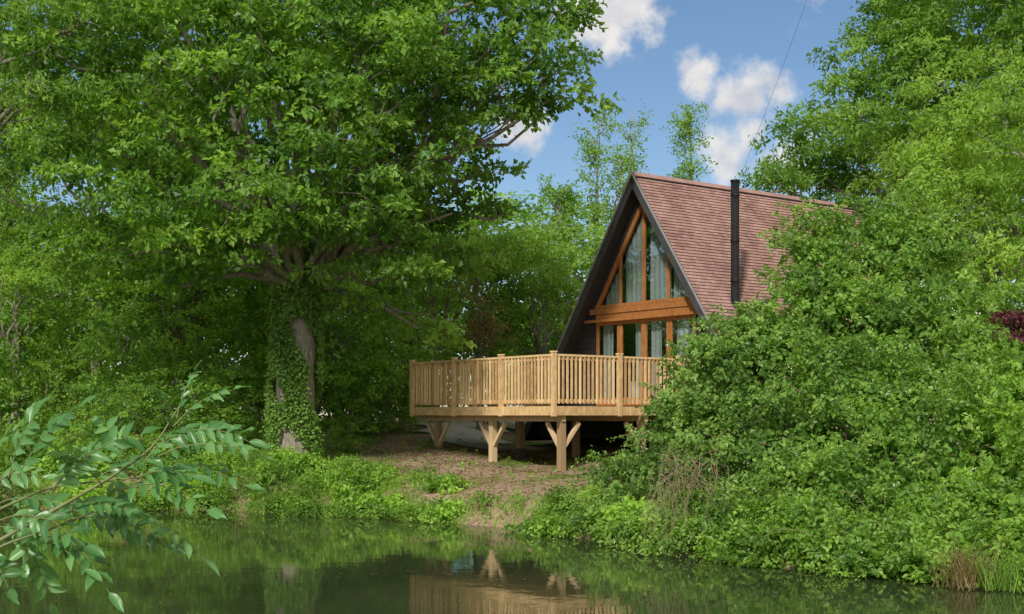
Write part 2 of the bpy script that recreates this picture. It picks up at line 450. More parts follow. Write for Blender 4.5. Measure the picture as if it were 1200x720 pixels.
# ------------------------------------------------------------------ right-hand ash trees
b=np.array([11.6,37,0]);b[2]=float(height(b[0],b[1]))
add_tree("ash_tree","tall ash tree with bright green crown behind the cabin","tree",b,at(1080,300,37),.3,
  [lb(925,200,38,.9),lb(905,225,37,.6),lb(975,160,38,1.3),lb(985,120,37.5,.8,.8,.6),lb(1070,80,37,1.9),lb(1050,40,38,1.1,1.2,1),lb(1080,170,36,2.0),lb(1000,205,36.5,1.2),
   lb(1150,60,36,2.4),lb(1130,-40,37,2.4),lb(1210,-20,36,2.8),lb(1020,240,39,1.6),lb(1180,150,36,2.2),lb(940,240,39,1.1),lb(1040,120,38.5,1.6)],
  M_ash,M_bark,clump_r=.55,cpm=.95,spc=18,nl=9,Ls=.42,lL=.18,lW=.08,flat=.45,limb_r=.10,twigs=2)
b=np.array([12.6,30,0]);b[2]=float(height(b[0],b[1]))
add_tree("ash_tree","leafy ash tree overhanging the tall shrubs","tree",b,b+[.1,0,4.0],.24,
  [lb(1150,240,29,1.6),lb(1110,200,30,1.4),lb(1190,320,28,1.5),lb(1120,310,28.5,1.2),lb(1070,215,30,.9,1,.6),lb(1090,270,29,.9),lb(1180,140,30,1.9),lb(1230,220,29,2),lb(1250,400,27,1.6),lb(1140,385,27,.9)],
  M_light,M_bark,clump_r=.45,cpm=1.1,spc=17,nl=9,Ls=.36,lL=.14,lW=.062,flat=.45,limb_r=.1,twigs=2)
b=np.array([7.9,19.9,0]);b[2]=float(height(b[0],b[1]))
add_tree("copper_beech_tree","small copper tree with dark purple leaves beyond the shrubs","tree",b,b+[-.05,0,1.5],.06,
  [lb(1186,385,19.6,.22,.25,.22),lb(1206,393,19.6,.3,.3,.28)],M_purple,M_bark,clump_r=.14,cpm=14,spc=10,nl=6,Ls=.12,lL=.065,lW=.045,limb_r=.02)

# ------------------------------------------------------------------ slender birches behind the cabin
def birch(x,y,top,spread,lean,nb=46):
    b=np.array([x,y,0.]);b[2]=float(height(x,y))
    e=empty("birch_tree",tuple(b),"slender birch tree with sparse feathery leaves behind the cabin","tree","birches behind the cabin")
    mb=MB(); tipp=b+[lean,0,top]
    sp=curve_pts(b,tipp,12,0,.008)
    mb.tube(sp,np.linspace(.10,.015,12),8)
    Ps=[];Ds=[]
    for k in range(nb):
        t=rng.uniform(.4,1); s0=b+(tipp-b)*t
        d=unit(np.array([rng.normal(),rng.normal(),1.3])); L=spread*(1.25-t)*rng.uniform(.5,1.1)+.3
        e2=s0+d*L
        cp=curve_pts(s0,e2,6,.08,.03); mb.tube(cp,np.linspace(.02,.005,6),4)
        for q in range(16):
            u_=rng.uniform(.25,1); Ps.append(s0+(e2-s0)*u_+rng.normal(size=3)*.13); Ds.append(d+rng.normal(size=3)*.6+[0,0,-.3])
    Ps=np.array(Ps);Ds=np.array(Ds)
    V,Fq,T=sprigs(Ps,Ds,6,.32,.11,.07,rng.uniform(.3,.7,len(Ps)))
    link("crown",np_mesh("birch_crown",V-b,Fq,M_light,T),e)
    mb.out("trunk",M_palebark,e,b,smooth_sh=True)
birch(2.8,46,11.0,1.7,.3,32); birch(4.3,48,11.7,1.9,.2,30); birch(6.3,46,11.0,1.2,.1,46); birch(3.6,45,9.2,1.8,.2,34); birch(1.4,45,8.2,1.8,.2)

# ------------------------------------------------------------------ woodland: prototypes and copies
def proto(name,label,category,mat,h,spread,group,kind="tree",nlobes=9,clump=.7,leaf=.2,cpm=.55,spc=12,nl=7):
    base=np.zeros(3); lobes=[]
    for k in range(nlobes):
        z=h*(rng.uniform(.35,.95) if kind=="tree" else rng.uniform(.15,.8))
        rr=spread*(1.05-abs(z/h-.5))*rng.uniform(.2,.75); a=rng.uniform(0,6.28)
        r=spread*rng.uniform(.35,.55)
        lobes.append(((math.cos(a)*rr,math.sin(a)*rr,z),(r,r,r*.75)))
    return add_tree(name,label,category,base,(0,0,h*(.4 if kind=="tree" else .1)),.2 if kind=="tree" else .05,lobes,mat,M_bark,
        clump_r=clump,cpm=cpm,spc=spc,nl=nl,Ls=leaf*2.4,lL=leaf,lW=leaf*.62,group=group,limb_r=.08 if kind=="tree" else .03,twigs=3,sides=8,flat=.5)
def place_copies(p,places):
    kids=list(p.children)
    first=True
    for (x,y,s,sz) in places:
        if first: e=p; first=False
        else:
            e=p.copy(); COL.objects.link(e)
            for k in kids:
                c=k.copy(); c.parent=e; COL.objects.link(c)
        e.location=(x,y,float(height(x,y))-.05)
        e.rotation_euler=(0,0,rng.uniform(0,6.28)); e.scale=(s,s,sz)
GW="woodland trees around the pond"
pA=proto("woodland_tree","tall broadleaf woodland tree with dark green crown","tree",M_wood,11,3.4,GW,nlobes=11)
pB=proto("woodland_tree","broadleaf woodland tree with mid green layered crown","tree",M_oak,10,3.2,GW,nlobes=10)
pC=proto("woodland_tree","young woodland tree with fresh light green crown","tree",M_light,8,2.6,GW,nlobes=10,leaf=.17,clump=.6)
A=[];B=[];C=[]
for k,x in enumerate(np.arange(-22,-3,4.4)):
    (A if k%3==0 else C if k%3==1 else B).append((x+rng.normal()*.5,38+rng.normal()*1.2,1.0,1.0+rng.normal()*.08))
for k,x in enumerate(np.arange(-30,-4,4.2)):
    (B if k%3==0 else C if k%3==1 else A).append((x+rng.normal()*.5,45+rng.normal()*1.5,1.2,1.3))
for k,x in enumerate(np.arange(-3.6,13,2.5)):
    C.append((x,43+rng.normal()*1.3,.95,.82 if x<4 else .72))
for k,x in enumerate(np.arange(15,34,3.8)):
    (B if k%2 else C).append((x,36+rng.normal()*2,1.2,1.3))
for k,x in enumerate(np.arange(-46,50,5.2)):
    (A if k%3==0 else B if k%3==1 else C).append((x,58+rng.normal()*2,1.45,.85))
C+= [(-2.2,36.5,.7,.66),(-0.6,38.5,.75,.72),(-4.6,34.5,.6,.55),(0.9,38,.6,.68),(-9,34.5,.7,.6),(-13,33.5,.7,.6),(-11,36.5,.8,.7),(-6.6,35.5,.6,.6)]
place_copies(pA,A);place_copies(pB,B);place_copies(pC,C)

GS="understorey shrubs at the edge of the wood"
sA=proto("woodland_shrub","dense dark green woodland shrub","shrub",M_wood,3.2,1.7,GS,kind="shrub",nlobes=9,clump=.45,leaf=.12,cpm=1.1)
sB=proto("woodland_shrub","dense fresh green woodland shrub","shrub",M_bank,2.8,1.6,GS,kind="shrub",nlobes=9,clump=.42,leaf=.11,cpm=1.1)
A=[];B=[]
for x in np.arange(-17,-5.8,2.0): (A if rng.random()<.5 else B).append((x+rng.normal()*.3,31+rng.normal()*.8,1.0,.8+rng.normal()*.15))
for x in np.arange(-20,-3.0,2.1): (A if rng.random()<.4 else B).append((x+rng.normal()*.3,34+rng.normal()*.7,1.1,1.1+rng.normal()*.15))
for x in np.arange(-24,-2.5,2.7): (A if rng.random()<.3 else B).append((x+rng.normal()*.3,39.5+rng.normal(),1.3,1.5))
for x in np.arange(-15,-6.2,1.5): (B if rng.random()<.6 else A).append((x,28.8+rng.normal()*.4,.6,.42+rng.normal()*.1))
for x in np.arange(-40,46,3.6): B.append((x,52+rng.normal(),1.9,1.8))
A+=[(-4.2,33.3,.8,.7),(1.6,40,1.0,1.0),(3,42,1.1,1.2)]
B+=[(-3.6,35.5,.8,.8),(-2.6,41,1.0,1.0),(-6.6,29.8,.6,.45),(-3.9,30.6,.5,.35),(12,33,1.3,1.3),(14,29,1.3,1.5),(10,33.5,1.0,1.1),(13,24,1.2,1.5),(16,22,1.4,1.5)]
place_copies(sA,A);place_copies(sB,B)
b=np.array([-0.9,36.5,0]);b[2]=float(height(b[0],b[1]))
add_tree("cypress_tree","conifer with browning lower branches beside the deck","tree",b,b+[0,0,2.2],.12,
  [lb(560,360,34.8,.45,.5,.5),lb(548,395,34.8,.5,.5,.4),lb(575,400,34.6,.45,.5,.4),lb(560,330,35,.3,.3,.5)],M_dry,M_bark,clump_r=.28,cpm=2.6,spc=9,nl=8,Ls=.35,lL=.13,lW=.03,flat=.4,limb_r=.04)

# ------------------------------------------------------------------ big shrub mass on the bank, right
def shrub(name,label,lobes,mat,clump=.26,cpm=4.4,spc=14,nl=6,Ls=.2,lL=.085,lW=.06,flat=.6,flowers=0,base=None,inner=.12,shoots=40,shoot_len=.6):
    global LEAFCOUNT
    cen=np.mean([np.asarray(l[0]) for l in lobes],0)
    bx,by=(base if base else (cen[0],cen[1]+.3))
    b=np.array([bx,by,float(height(bx,by))])
    e=empty(name,tuple(b),label,"shrub")
    V,Fq,T,CL=crown(lobes,clump,cpm,spc,nl,Ls,lL,lW,flat,inner,rough=.32)
    Ps=[]
    for c,r in lobes:
        k=int(170*r[0]*r[1])
        Ps.append(np.asarray(c)+sph(k)*(rng.random((k,1))**.33)*.85*np.asarray(r))
    Ps=np.concatenate(Ps)
    V2,F2,T2=sprigs(Ps,rng.normal(size=Ps.shape),6,.25,lL*1.5,lW*1.6,np.full(len(Ps),.38))
    mb=MB()
    SP=[];SD=[];ST=[]
    for k in range(shoots):
        li=rng.integers(len(lobes)); c,r=lobes[li]; c=np.asarray(c)
        d=sph(1)[0]; d[2]=abs(d[2])*.9+.15; d[1]=-abs(d[1]) if rng.random()<.7 else d[1]; d=unit(d)
        s0=c+d*np.asarray(r)*.8; L=shoot_len*rng.uniform(.6,1.4)
        dd=unit(d+[0,0,.5]); tt=np.linspace(0,1,9)[:,None]
        pts=s0+dd*L*tt; pts[:,2]-=tt[:,0]**2*L*rng.uniform(.2,1.0)
        pts[:,:2]+=d[:2]*tt**2*L*.2
        mb.tube(pts,np.linspace(.005,.002,9),4)
        t0=rng.uniform(.35,1.0)
        for q in range(2,9):
            tg=pts[min(q,8)]-pts[q-1]
            SP.append(pts[q]);SD.append(tg/np.linalg.norm(tg)+rng.normal(size=3)*.25);ST.append(t0)
    V3,F3,T3=sprigs(np.array(SP),np.array(SD),5,.10,lL*.95,lW*.9,np.array(ST))
    nb_=len(Fq)+0
    V=np.concatenate([V,V3,V2]);T=np.clip(np.concatenate([T,T3,T2]),0,1)
    keep=V.reshape(-1,4,3)[:,:,2].min(1)>0.01
    Vq=V.reshape(-1,4,3)[keep]; T=T[keep]
    nsurf=int(keep[:nb_].sum())
    V=Vq.reshape(-1,3); Fq=np.arange(len(V)).reshape(-1,4)
    LEAFCOUNT+=len(Fq)
    link("foliage",np_mesh(name+"_foliage",V-b,Fq,mat,T),e)
    for c,cc in CL:
        gb=b+np.array([rng.normal()*.3,rng.normal()*.3,0])
        Lp=curve_pts(gb,c,7,.08,.04); mb.tube(Lp,np.linspace(.03,.01,7),6)
        for q in range(5):
            t=cc[rng.integers(len(cc))]; mb.tube(curve_pts(Lp[rng.integers(3,7)],t,5,.08,.05),np.linspace(.008,.003,5),4)
    mb.out("branch",M_twig,e,b,smooth_sh=True)
    if flowers:
        idx=rng.integers(0,nsurf,flowers)
        P=Vq[idx,2]+[0,-.03,.02]
        Vf=[];Ff=[];n0=0
        for p in P:
            for k in range(4):
                q=p+rng.normal(size=3)*.03
                a=rng.uniform(0,6.28); s=.007
                ax=np.array([math.cos(a),math.sin(a)*.3,.5]); ax/=np.linalg.norm(ax); bx_=np.cross(ax,[0,-1,.3])
                Vf+= [q-ax*s-bx_*s,q+ax*s-bx_*s,q+ax*s+bx_*s,q-ax*s+bx_*s]; Ff.append([n0,n0+1,n0+2,n0+3]); n0+=4
        link("blossom",np_mesh("blossom",np.array(Vf)-b,Ff,M_flower),e)
    return e
shrub("hazel_shrub","tall rounded hazel shrub crowding the cabin wall",
  [lb(1000,290,21.5,.68,.7,.68),lb(1040,264,22,.55,.6,.5),lb(965,335,21.5,.65,.7,.65),lb(1065,315,21.5,.8),lb(1010,385,21,1.05,1,.95),lb(922,392,21,.65,.8,.52),lb(1095,380,20.5,.95,1,.85),
   lb(945,298,22,.3,.3,.4),lb(970,400,21,.8,.9,.8),lb(1140,430,20,.75,.8,.5),lb(965,268,22,.3,.3,.3),lb(1085,290,21.5,.45,.5,.4)],M_bush,flowers=70,base=(5.6,22),shoots=80)
shrub("hawthorn_shrub","broad hawthorn shrub beside the timber deck",
  [lb(865,398,21.5,.55,.7,.52),lb(825,430,21.5,.48,.6,.42),lb(848,475,21,.8,.9,.78),lb(803,478,21.5,.42,.6,.48),lb(910,440,20.5,.95,1,.85),lb(803,535,20.8,.6,.7,.62),lb(880,550,19.5,.9,1,.9),lb(940,530,19,1.05,1,1)],
   M_bush2,flowers=50,base=(3.9,21.6),shoots=70)
shrub("bramble_shrub","sprawling bramble thicket with white blossom over the pond",
  [lb(1000,480,19,1.1,1,1),lb(1070,460,18.8,1.1,1,.9),lb(1040,560,17.5,1.0,1,.9),lb(970,600,17.2,.8,.9,.7),lb(1110,540,17.5,1.0,1,.9),lb(1050,625,16.3,.65,.8,.6),lb(910,615,17.6,.55,.7,.45),lb(1120,625,16.0,.6,.7,.55),
   lb(1000,645,15.9,.4,.5,.35),lb(950,640,16.6,.35,.5,.3),lb(1080,660,15.3,.35,.5,.3),lb(1140,660,15.0,.35,.5,.3),lb(1030,660,15.4,.35,.5,.25)],
   M_bush,flowers=80,base=(4.8,18.2),lL=.075,lW=.054,shoots=100,shoot_len=.6)
shrub("bramble_shrub","bright green bramble thicket at the water's edge",
  [lb(1170,480,19,1.0,1,.75),lb(1180,540,17.5,1.0,1,.9),lb(1210,600,16.3,.8,.9,.7),lb(1160,600,16.4,.5,.6,.45),lb(1250,460,19,1.2),lb(1190,650,15.0,.4,.5,.35),lb(1290,560,16.5,1.3),lb(1240,650,14.8,.5,.5,.4)],
   M_bank,flowers=20,base=(7.2,18),shoots=70)
shrub("bramble_shrub","low bramble spilling down the bank below the deck",
  [lb(785,520,21.8,.45,.6,.36),lb(752,546,21.8,.42,.6,.34),lb(713,562,22.2,.36,.5,.26),lb(725,590,21,.42,.5,.28),lb(675,596,22,.3,.4,.18),lb(775,582,20.3,.5,.6,.42),lb(700,614,20.4,.3,.4,.17),lb(795,622,18.8,.38,.5,.28),
   lb(850,630,17.8,.4,.5,.3),lb(740,626,19.4,.28,.4,.18),lb(890,650,16.9,.3,.4,.25),lb(820,645,17.7,.3,.4,.2),lb(830,590,19,.5,.6,.45),lb(860,600,18.6,.5,.6,.45)],
   M_bush2,base=(2.4,21.6),clump=.19,cpm=6.5,lL=.07,lW=.05,shoots=80,shoot_len=.45)

# ------------------------------------------------------------------ bank undergrowth, grass
def shore2(x): return shore(x)+.25*np.sin(x*1.7)+.12*np.sin(x*4.1+1)
def ground_pts(n,xr,dr,dens=None):
    x=rng.uniform(*xr,n); d=rng.uniform(*dr,n); y=shore2(x)+d
    return np.stack([x,y,height(x,y)],1),d
Vs=[];Ts=[]
nc=640
cx=np.concatenate([rng.uniform(-14,.8,450),rng.uniform(.5,9,190)]); cd=rng.uniform(-.15,2.3,nc); cd[450:]=rng.uniform(-.25,.9,190)
for k in range(nc):
    x,d=cx[k],cd[k]; y=shore2(x)+d
    if -2.6<x<1.2 and d>.65 and rng.random()<.82: continue
    if -1.1<x<.7 and rng.random()<.4: continue
    r=rng.uniform(.10,.36); hgt=rng.uniform(.10,.5)*(1.3 if x<-5 else .6 if -3.0<x<1 else 1)
    m=int(60*r/.25)
    q=np.stack([rng.normal(size=m)*r*.6,rng.normal(size=m)*r*.6,rng.random(m)**.7*hgt],1)
    P=np.array([x,y,max(float(height(x,y)),.0)])+q
    P[:,2]-=np.hypot(q[:,0],q[:,1])*.35; P[:,2]=np.maximum(P[:,2],.03)
    D=q/np.array([r,r,hgt])+rng.normal(size=(m,3))*.5+[0,-.2,.3]
    s=rng.choice([.045,.07,.10])
    V,_,T=sprigs(P,D,5,.17,s,s*rng.uniform(.4,.8),np.full(m,np.clip(rng.normal(.5,.25),0,1)))
    Vs.append(V);Ts.append(T)
P2,d2=ground_pts(3600,(-14,4),(.2,11))
P2=P2[(P2[:,0]<-3.4)|(P2[:,0]>1.8)|(rng.random(len(P2))<.18)]
D2=np.stack([rng.normal(size=len(P2))*.8,rng.normal(size=len(P2))*.8,np.full(len(P2),.5)],1)
V2,F2,T2=sprigs(P2,D2,5,.15,.075,.05,np.full(len(P2),.5)); Vs.append(V2);Ts.append(T2)
V=np.concatenate(Vs);T=np.clip(np.concatenate(Ts),0,1); V[:,2]=np.maximum(V[:,2],.006)
ug=link("bank_undergrowth",np_mesh("undergrowth",V,np.arange(len(V)).reshape(-1,4),M_bank,T))
ug["kind"]="stuff"; ug["label"]="nettles and low leafy plants along the pond bank"; ug["category"]="plants"

def blades(P,h,w,lean,drop=.5):
    n=len(P); a=rng.uniform(0,6.28,n); s=np.stack([np.cos(a),np.sin(a),0*a],1)*w
    ld=unit(np.stack([rng.normal(size=n),rng.normal(size=n),0*a],1))*lean*rng.uniform(.3,1.2,(n,1))*h/.3
    H=h*rng.uniform(.5,1.2,(n,1)); up=np.array([0,0,1.])
    p1=P+up*H*.6+ld*H*.35; p2=P+up*H*(1-drop*rng.random((n,1))*.4)+ld*H
    V=np.stack([P-s,P+s,p1+s*.8,p1-s*.8,p2+s*.12,p2-s*.12],1).reshape(-1,3)
    k=np.arange(n)[:,None]*6
    Fq=np.concatenate([k+[0,1,2,3],k+[3,2,4,5]],0)
    return V,Fq
Pg,dg=ground_pts(38000,(-14,1.6),(-.05,4.4))
keep=((Pg[:,0]<-2.6)|(dg<.7))&(rng.random(len(Pg))<.2+.8*smooth(.5+.8*np.sin(Pg[:,0]*1.9+1)*np.cos(Pg[:,1]*2.3)))&((Pg[:,0]<-1.1)|(rng.random(len(Pg))<.5)); Pg=Pg[keep]
V,Fq=blades(Pg,.24,.006,.5)
T=np.clip(rng.normal(.6,.2,len(Fq)),0,1)
gr=link("grass",np_mesh("grass",V,Fq,M_bank,T)); gr["kind"]="stuff"; gr["label"]="tufts of long grass on the pond bank"; gr["category"]="grass"
P3=np.stack([rng.uniform(-4.5,3,3400),rng.uniform(23.5,33,3400)],1); hz_=height(P3[:,0],P3[:,1]); P3=np.column_stack([P3,hz_+.015])[hz_>.1]
V,Fq=leaves_from(P3,np.column_stack([rng.normal(size=(len(P3),2)),0.1*rng.normal(size=len(P3))]),np.array([0,0,1.])+rng.normal(size=(len(P3),3))*.25,np.full(len(P3),.08),np.full(len(P3),.045))
ll=link("leaf_litter",np_mesh("leaf_litter",V,Fq,M_dry,rng.random(len(Fq)))); ll["kind"]="stuff"; ll["label"]="dry fallen leaves on bare earth"; ll["category"]="leaves"
nf=1100
xf=rng.uniform(-4,9,nf); yf=rng.uniform(9,20,nf); k=(yf<shore(xf)-.1)&((np.sin(xf*1.1)+np.sin(yf*.9+xf*.5))>-.6); xf=xf[k];yf=yf[k]
P4=np.column_stack([xf,yf,np.full(len(xf),.004)])
V,Fq=leaves_from(P4,np.column_stack([rng.normal(size=(len(P4),2)),np.zeros(len(P4))]),np.tile([0,0,1.],(len(P4),1)),rng.uniform(.015,.06,len(P4)),rng.uniform(.01,.035,len(P4)),fold=.02)
V[:,2]=np.maximum(V[:,2],.003)
fl=link("floating_leaves",np_mesh("floating_leaves",V,Fq,M_dry,rng.uniform(.4,1,len(Fq)))); fl["kind"]="stuff"; fl["label"]="small fallen leaves floating on the pond"; fl["category"]="leaves"

def tuft(px,Y,n,h,mat,label):
    x=(px-600)/F*Y; b=np.array([x,Y,max(.02,float(height(x,Y)))])
    P=b+np.column_stack([rng.normal(size=(n,2))*.14,np.zeros(n)])
    V,Fq=blades(P,h,.004,.45,1.8)
    V[:,2]=np.maximum(V[:,2],.01)
    e=empty("sedge_tuft",tuple(b),label,"grass")
    link("blade",np_mesh("sedge",V-b,Fq,mat,rng.random(len(Fq))),e)
tuft(1130,14.4,220,.6,M_dry,"arching straw-coloured sedge tuft at the water's edge")
tuft(1175,14.2,180,.5,M_bank,"arching green sedge tuft at the water's edge")
tb=np.array([2.6,19.2,float(height(2.6,19.2))])
e=empty("dead_twigs",tuple(tb),"tangle of dry brown stems hanging over the bank","twigs")
mb=MB()
for k in range(55):
    s0=at(rng.uniform(765,850),rng.uniform(525,575),18.9+rng.normal()*.3)
    e0=at(rng.uniform(745,870),rng.uniform(600,640),17.6+rng.normal()*.3); e0[2]=max(e0[2],.03)
    mb.tube(curve_pts(s0,e0,7,.18,.03),np.linspace(.005,.002,7),4)
mb.out("stem",M_twig,e,tb)

# ------------------------------------------------------------------ timber deck
Cx=np.array([0.9,27.0,0]); UV=np.array([.6,-.8,0]); VV=np.array([.8,.6,0]); UP=np.array([0,0,1.])
def DK(u,v,z): return Cx+UV*u+VV*v+UP*z
DZ=2.15; LU=5.6; LV=5.0
deck=empty("timber_deck",tuple(DK(0,0,float(height(*DK(0,0,0)[:2])))),"raised timber deck on braced posts above the bank","deck")
DO=np.array(deck.location)
mb=MB()
for k in range(40):
    u0=-LU+k*.14
    if u0>-.14: break
    mb.box(DK(u0+.004,0.03,DZ-.03),UV*.132,VV*(LV-.06),UP*.03,rng.random())
mb.out("deck_floor",M_deck,deck,DO)
mb=MB()
mb.box(DK(-LU,-.03,DZ-.20),UV*LU,VV*.04,UP*.195,.5)
mb.box(DK(0.003,-.03,DZ-.20),UV*.04,VV*LV,UP*.195,.4)
mb.box(DK(-LU-.043,-.03,DZ-.20),UV*.04,VV*LV,UP*.195,.5)
mb.out("fascia_board",M_deck,deck,DO)
mb=MB()
for k in range(12):
    mb.box(DK(-LU+.1+k*.47,.04,DZ-.19),UV*.05,VV*(LV-.1),UP*.155,rng.random())
mb.out("joist",M_post,deck,DO)
mb=MB()
for v in (.22,2.6,4.6):
    mb.box(DK(-LU+.02,v,DZ-.33),UV*(LU-.04),VV*.10,UP*.135,.5)
mb.out("beam",M_post,deck,DO)
def support(u,v,dirs,dark=False,w=.14):
    p=DK(u,v,0); gz=float(height(p[0],p[1]))-.15
    m=MB(); top=DZ-.332
    z0=gz+.4 if dark else gz
    m.box(DK(u-w/2,v-w/2,z0),UV*w,VV*w,UP*(top-z0),rng.random())
    po=m.out("support_post",M_post,deck,DO)
    if dark:
        m2=MB(); m2.box(DK(u-w/2-.02,v-w/2-.02,gz),UV*(w+.04),VV*(w+.04),UP*(z0-gz-.003)); m2.out("footing",M_concrete,po,DO)
    for dvec in dirs:
        dv=UV*dvec[0]+VV*dvec[1]
        m=MB()
        side=np.cross(dv,UP)
        m.beam(DK(u,v,top-.56)+dv*.05,DK(u,v,top-.03)+dv*.48,.07,.085,up=side,t=rng.random())
        m.out("brace",M_post,po,DO)
support(-.12,.28,[(-1,0),(0,1)])
support(-2.6,.28,[(-1,0),(1,0)])
support(-4.85,.28,[(1,0),(-1,0)])
support(-3.3,1.6,[],dark=True,w=.15)
support(-.2,2.66,[(0,-1)]); support(-2.5,2.66,[]); support(-4.75,2.66,[]); support(-.2,4.66,[]); support(-2.8,4.66,[])
def rail_run(p0,dvec,L,posts,inward):
    nrm=inward
    mb=MB()
    zt=DZ+1.1
    mb.box(p0+nrm*-.035+UP*(zt-.045),dvec*L,nrm*.095,UP*.045,.6)
    mb.box(p0+nrm*.005+UP*(zt-.12),dvec*L,nrm*.04,UP*.07,.4)
    mb.box(p0+nrm*.005+UP*(DZ+.075),dvec*L,nrm*.04,UP*.07,.5)
    sp=.118
    n=int(L/sp)
    for k in range(n):
        s=.06+k*sp
        if any(abs(s-q)<.075 for q in posts): continue
        mb.box(p0+dvec*(s-.021)+nrm*-.030+UP*(DZ+.05),dvec*.042,nrm*.033,UP*(1.0),rng.random())
    mb.out("railing",M_deck,deck,DO)
    for q in posts:
        m=MB(); m.box(p0+dvec*(q-.05)+nrm*-.072+UP*(DZ-.22),dvec*.10,nrm*.09,UP*(1.1+.25),rng.random())
        m.box(p0+dvec*(q-.062)+nrm*-.084+UP*(DZ+1.132),dvec*.124,nrm*.114,UP*.028,.7)
        m.out("railing_post",M_deck,deck,DO)
rail_run(DK(0,-.0,0),-UV,LU,[0.0,1.87,3.74,5.55],VV)
rail_run(DK(0,0.04,0),VV,LV-.6,[1.76,3.56],-UV)
rail_run(DK(-LU,0.1,0),VV,LV-.6,[1.8,3.6],UV)

# ------------------------------------------------------------------ A-frame cabin
AP=np.array([2.98,31.5,0]); ZR=7.91; SL=1.45; RL=8.5
def HB(u,v,z): return AP+UV*u+VV*v+UP*z
ZB=1.35; WB=(ZR-ZB)/SL
cab=empty("a_frame_cabin",tuple(HB(0,RL/2,float(height(*HB(0,RL/2,0)[:2])))),"A-frame timber cabin with red clay tile roof and glazed gable","cabin")
CO=np.array(cab.location)
slope_len=WB*math.sqrt(1+SL*SL)
th=.14
for sgn in (1,-1):
    dn=unit(UV*sgn-UP*SL); nr=unit(UV*sgn*SL+UP)
    ridge=HB(0,0,ZR)
    mb=MB(); mb.box(ridge-nr*th+dn*.02,VV*RL,dn*slope_len,nr*(th-.04))
    slab=mb.out("roof",M_dark,cab,CO)
    mb=MB(); gauge=.10; tw=.168
    rows=int(slope_len/gauge); colsn=int(RL/tw)
    for r in range(rows):
        off=(r%2)*tw*.5
        for c in range(-1,colsn+1):
            v0=c*tw+off; v1=v0+tw-.004
            v0=max(v0,0); v1=min(v1,RL)
            if v1-v0<.03: continue
            o=ridge+VV*v0+dn*(r*gauge)
            lift=.014+rng.random()*.004
            a=VV*(v1-v0)
            top0=o-nr*.010; low=o+dn*(gauge+.02)+nr*lift
            tt=np.clip(rng.normal(.5,.18),0,1)
            Vt=[top0,top0+a,low+a,low,low+a-nr*.010,low-nr*.010]
            mb.add(Vt,[[0,1,2,3],[3,2,4,5]],tt)
    mb.out("roof_tiles",M_tile,slab,CO)
mb=MB()
for k in range(int(RL/.3)):
    t=rng.uniform(.4,.6)
    for sgn in (1,-1):
        dn=unit(UV*sgn-UP*SL); nr=unit(UV*sgn*SL+UP)
        mb.box(HB(0,k*.3,ZR+.030),VV*.299,dn*.13,nr*.014+UP*.001,t)
mb.out("ridge_tiles",M_tile,cab,CO)
for vpos,nm in ((-.035,"f"),(RL+.003,"b")):
    for sgn in (1,-1):
        dn=unit(UV*sgn-UP*SL); nr=unit(UV*sgn*SL+UP)
        mb=MB(); mb.box(HB(0,vpos,ZR)-nr*.20+dn*.02,VV*.032,dn*slope_len,nr*.215)
        mb.out("bargeboard",M_barge,cab,CO)
        mb=MB(); mb.box(HB(0,vpos-.02 if nm=="f" else vpos+.035,ZR)-nr*.02+dn*.03,VV*.018,dn*slope_len,nr*.045)
        mb.out("verge_trim",M_trim,cab,CO)
REC=.36
ZI=ZR-.25
def hw(z): return (ZI-z)/SL
def poly(name,pts,v,mat,thick=.05,parent=None):
    me=bpy.data.meshes.new(name)
    a=[HB(u,v,z)-CO for u,z in pts]; b_=[HB(u,v+thick,z)-CO for u,z in pts]
    n=len(pts); vs=[tuple(x) for x in a+b_]
    fs=[tuple(range(n)),tuple(range(2*n-1,n-1,-1))]+[(k,k+n,(k+1)%n+n,(k+1)%n) for k in range(n)]
    me.from_pydata(vs,[],fs); me.materials.append(mat); me.update()
    me.polygons.foreach_set("use_smooth",[False]*len(fs))
    return link(name,me,parent or cab)
WZ=4.70; WA=7.36
WH=(WA-WZ)/SL
DH=4.36; DU=1.80; FL=2.2; LBH=.15
wallset=[[(-hw(ZB),ZB),(-DU,ZB),(-DU,WZ-LBH),(-hw(WZ-LBH),WZ-LBH)],
         [(DU,ZB),(hw(ZB),ZB),(hw(WZ-LBH),WZ-LBH),(DU,WZ-LBH)],
         [(-DU,ZB),(DU,ZB),(DU,FL-.03),(-DU,FL-.03)],
         [(-hw(WZ),WZ),(-WH,WZ),(0,WA),(0,ZI)],
         [(WH,WZ),(hw(WZ),WZ),(0,ZI),(0,WA)]]
me=bpy.data.meshes.new("wall"); vs=[];fs=[]
for pts in wallset:
    n=len(pts);o=len(vs)
    vs+=[tuple(HB(u,REC,z)-CO) for u,z in pts]+[tuple(HB(u,REC+.1,z)-CO) for u,z in pts]
    fs+=[tuple(o+k for k in range(n)),tuple(o+k for k in range(2*n-1,n-1,-1))]+[(o+k,o+k+n,o+(k+1)%n+n,o+(k+1)%n) for k in range(n)]
me.from_pydata(vs,[],fs); me.materials.append(M_dark); me.update(); wall=link("wall",me,cab,"black boarded gable wall")
me.polygons.foreach_set("use_smooth",[False]*len(fs))
for sg in (-1,1):
    mb=MB()
    for z in np.arange(ZB+.1,WZ-.3,.16):
        a=DU+.02; b2=hw(z+.15)-.02
        if b2>a+.05:
            if sg<0: mb.box(HB(-b2,REC-.022,z),UV*(b2-a),VV*.02,UP*.15,rng.random())
            else: mb.box(HB(a,REC-.022,z),UV*(b2-a),VV*.02,UP*.15,rng.random())
    mb.out("cladding",M_dark,wall,CO)
poly("wall",[(-hw(ZB),ZB),(hw(ZB),ZB),(0,ZI)],RL-.15,M_dark,.1)
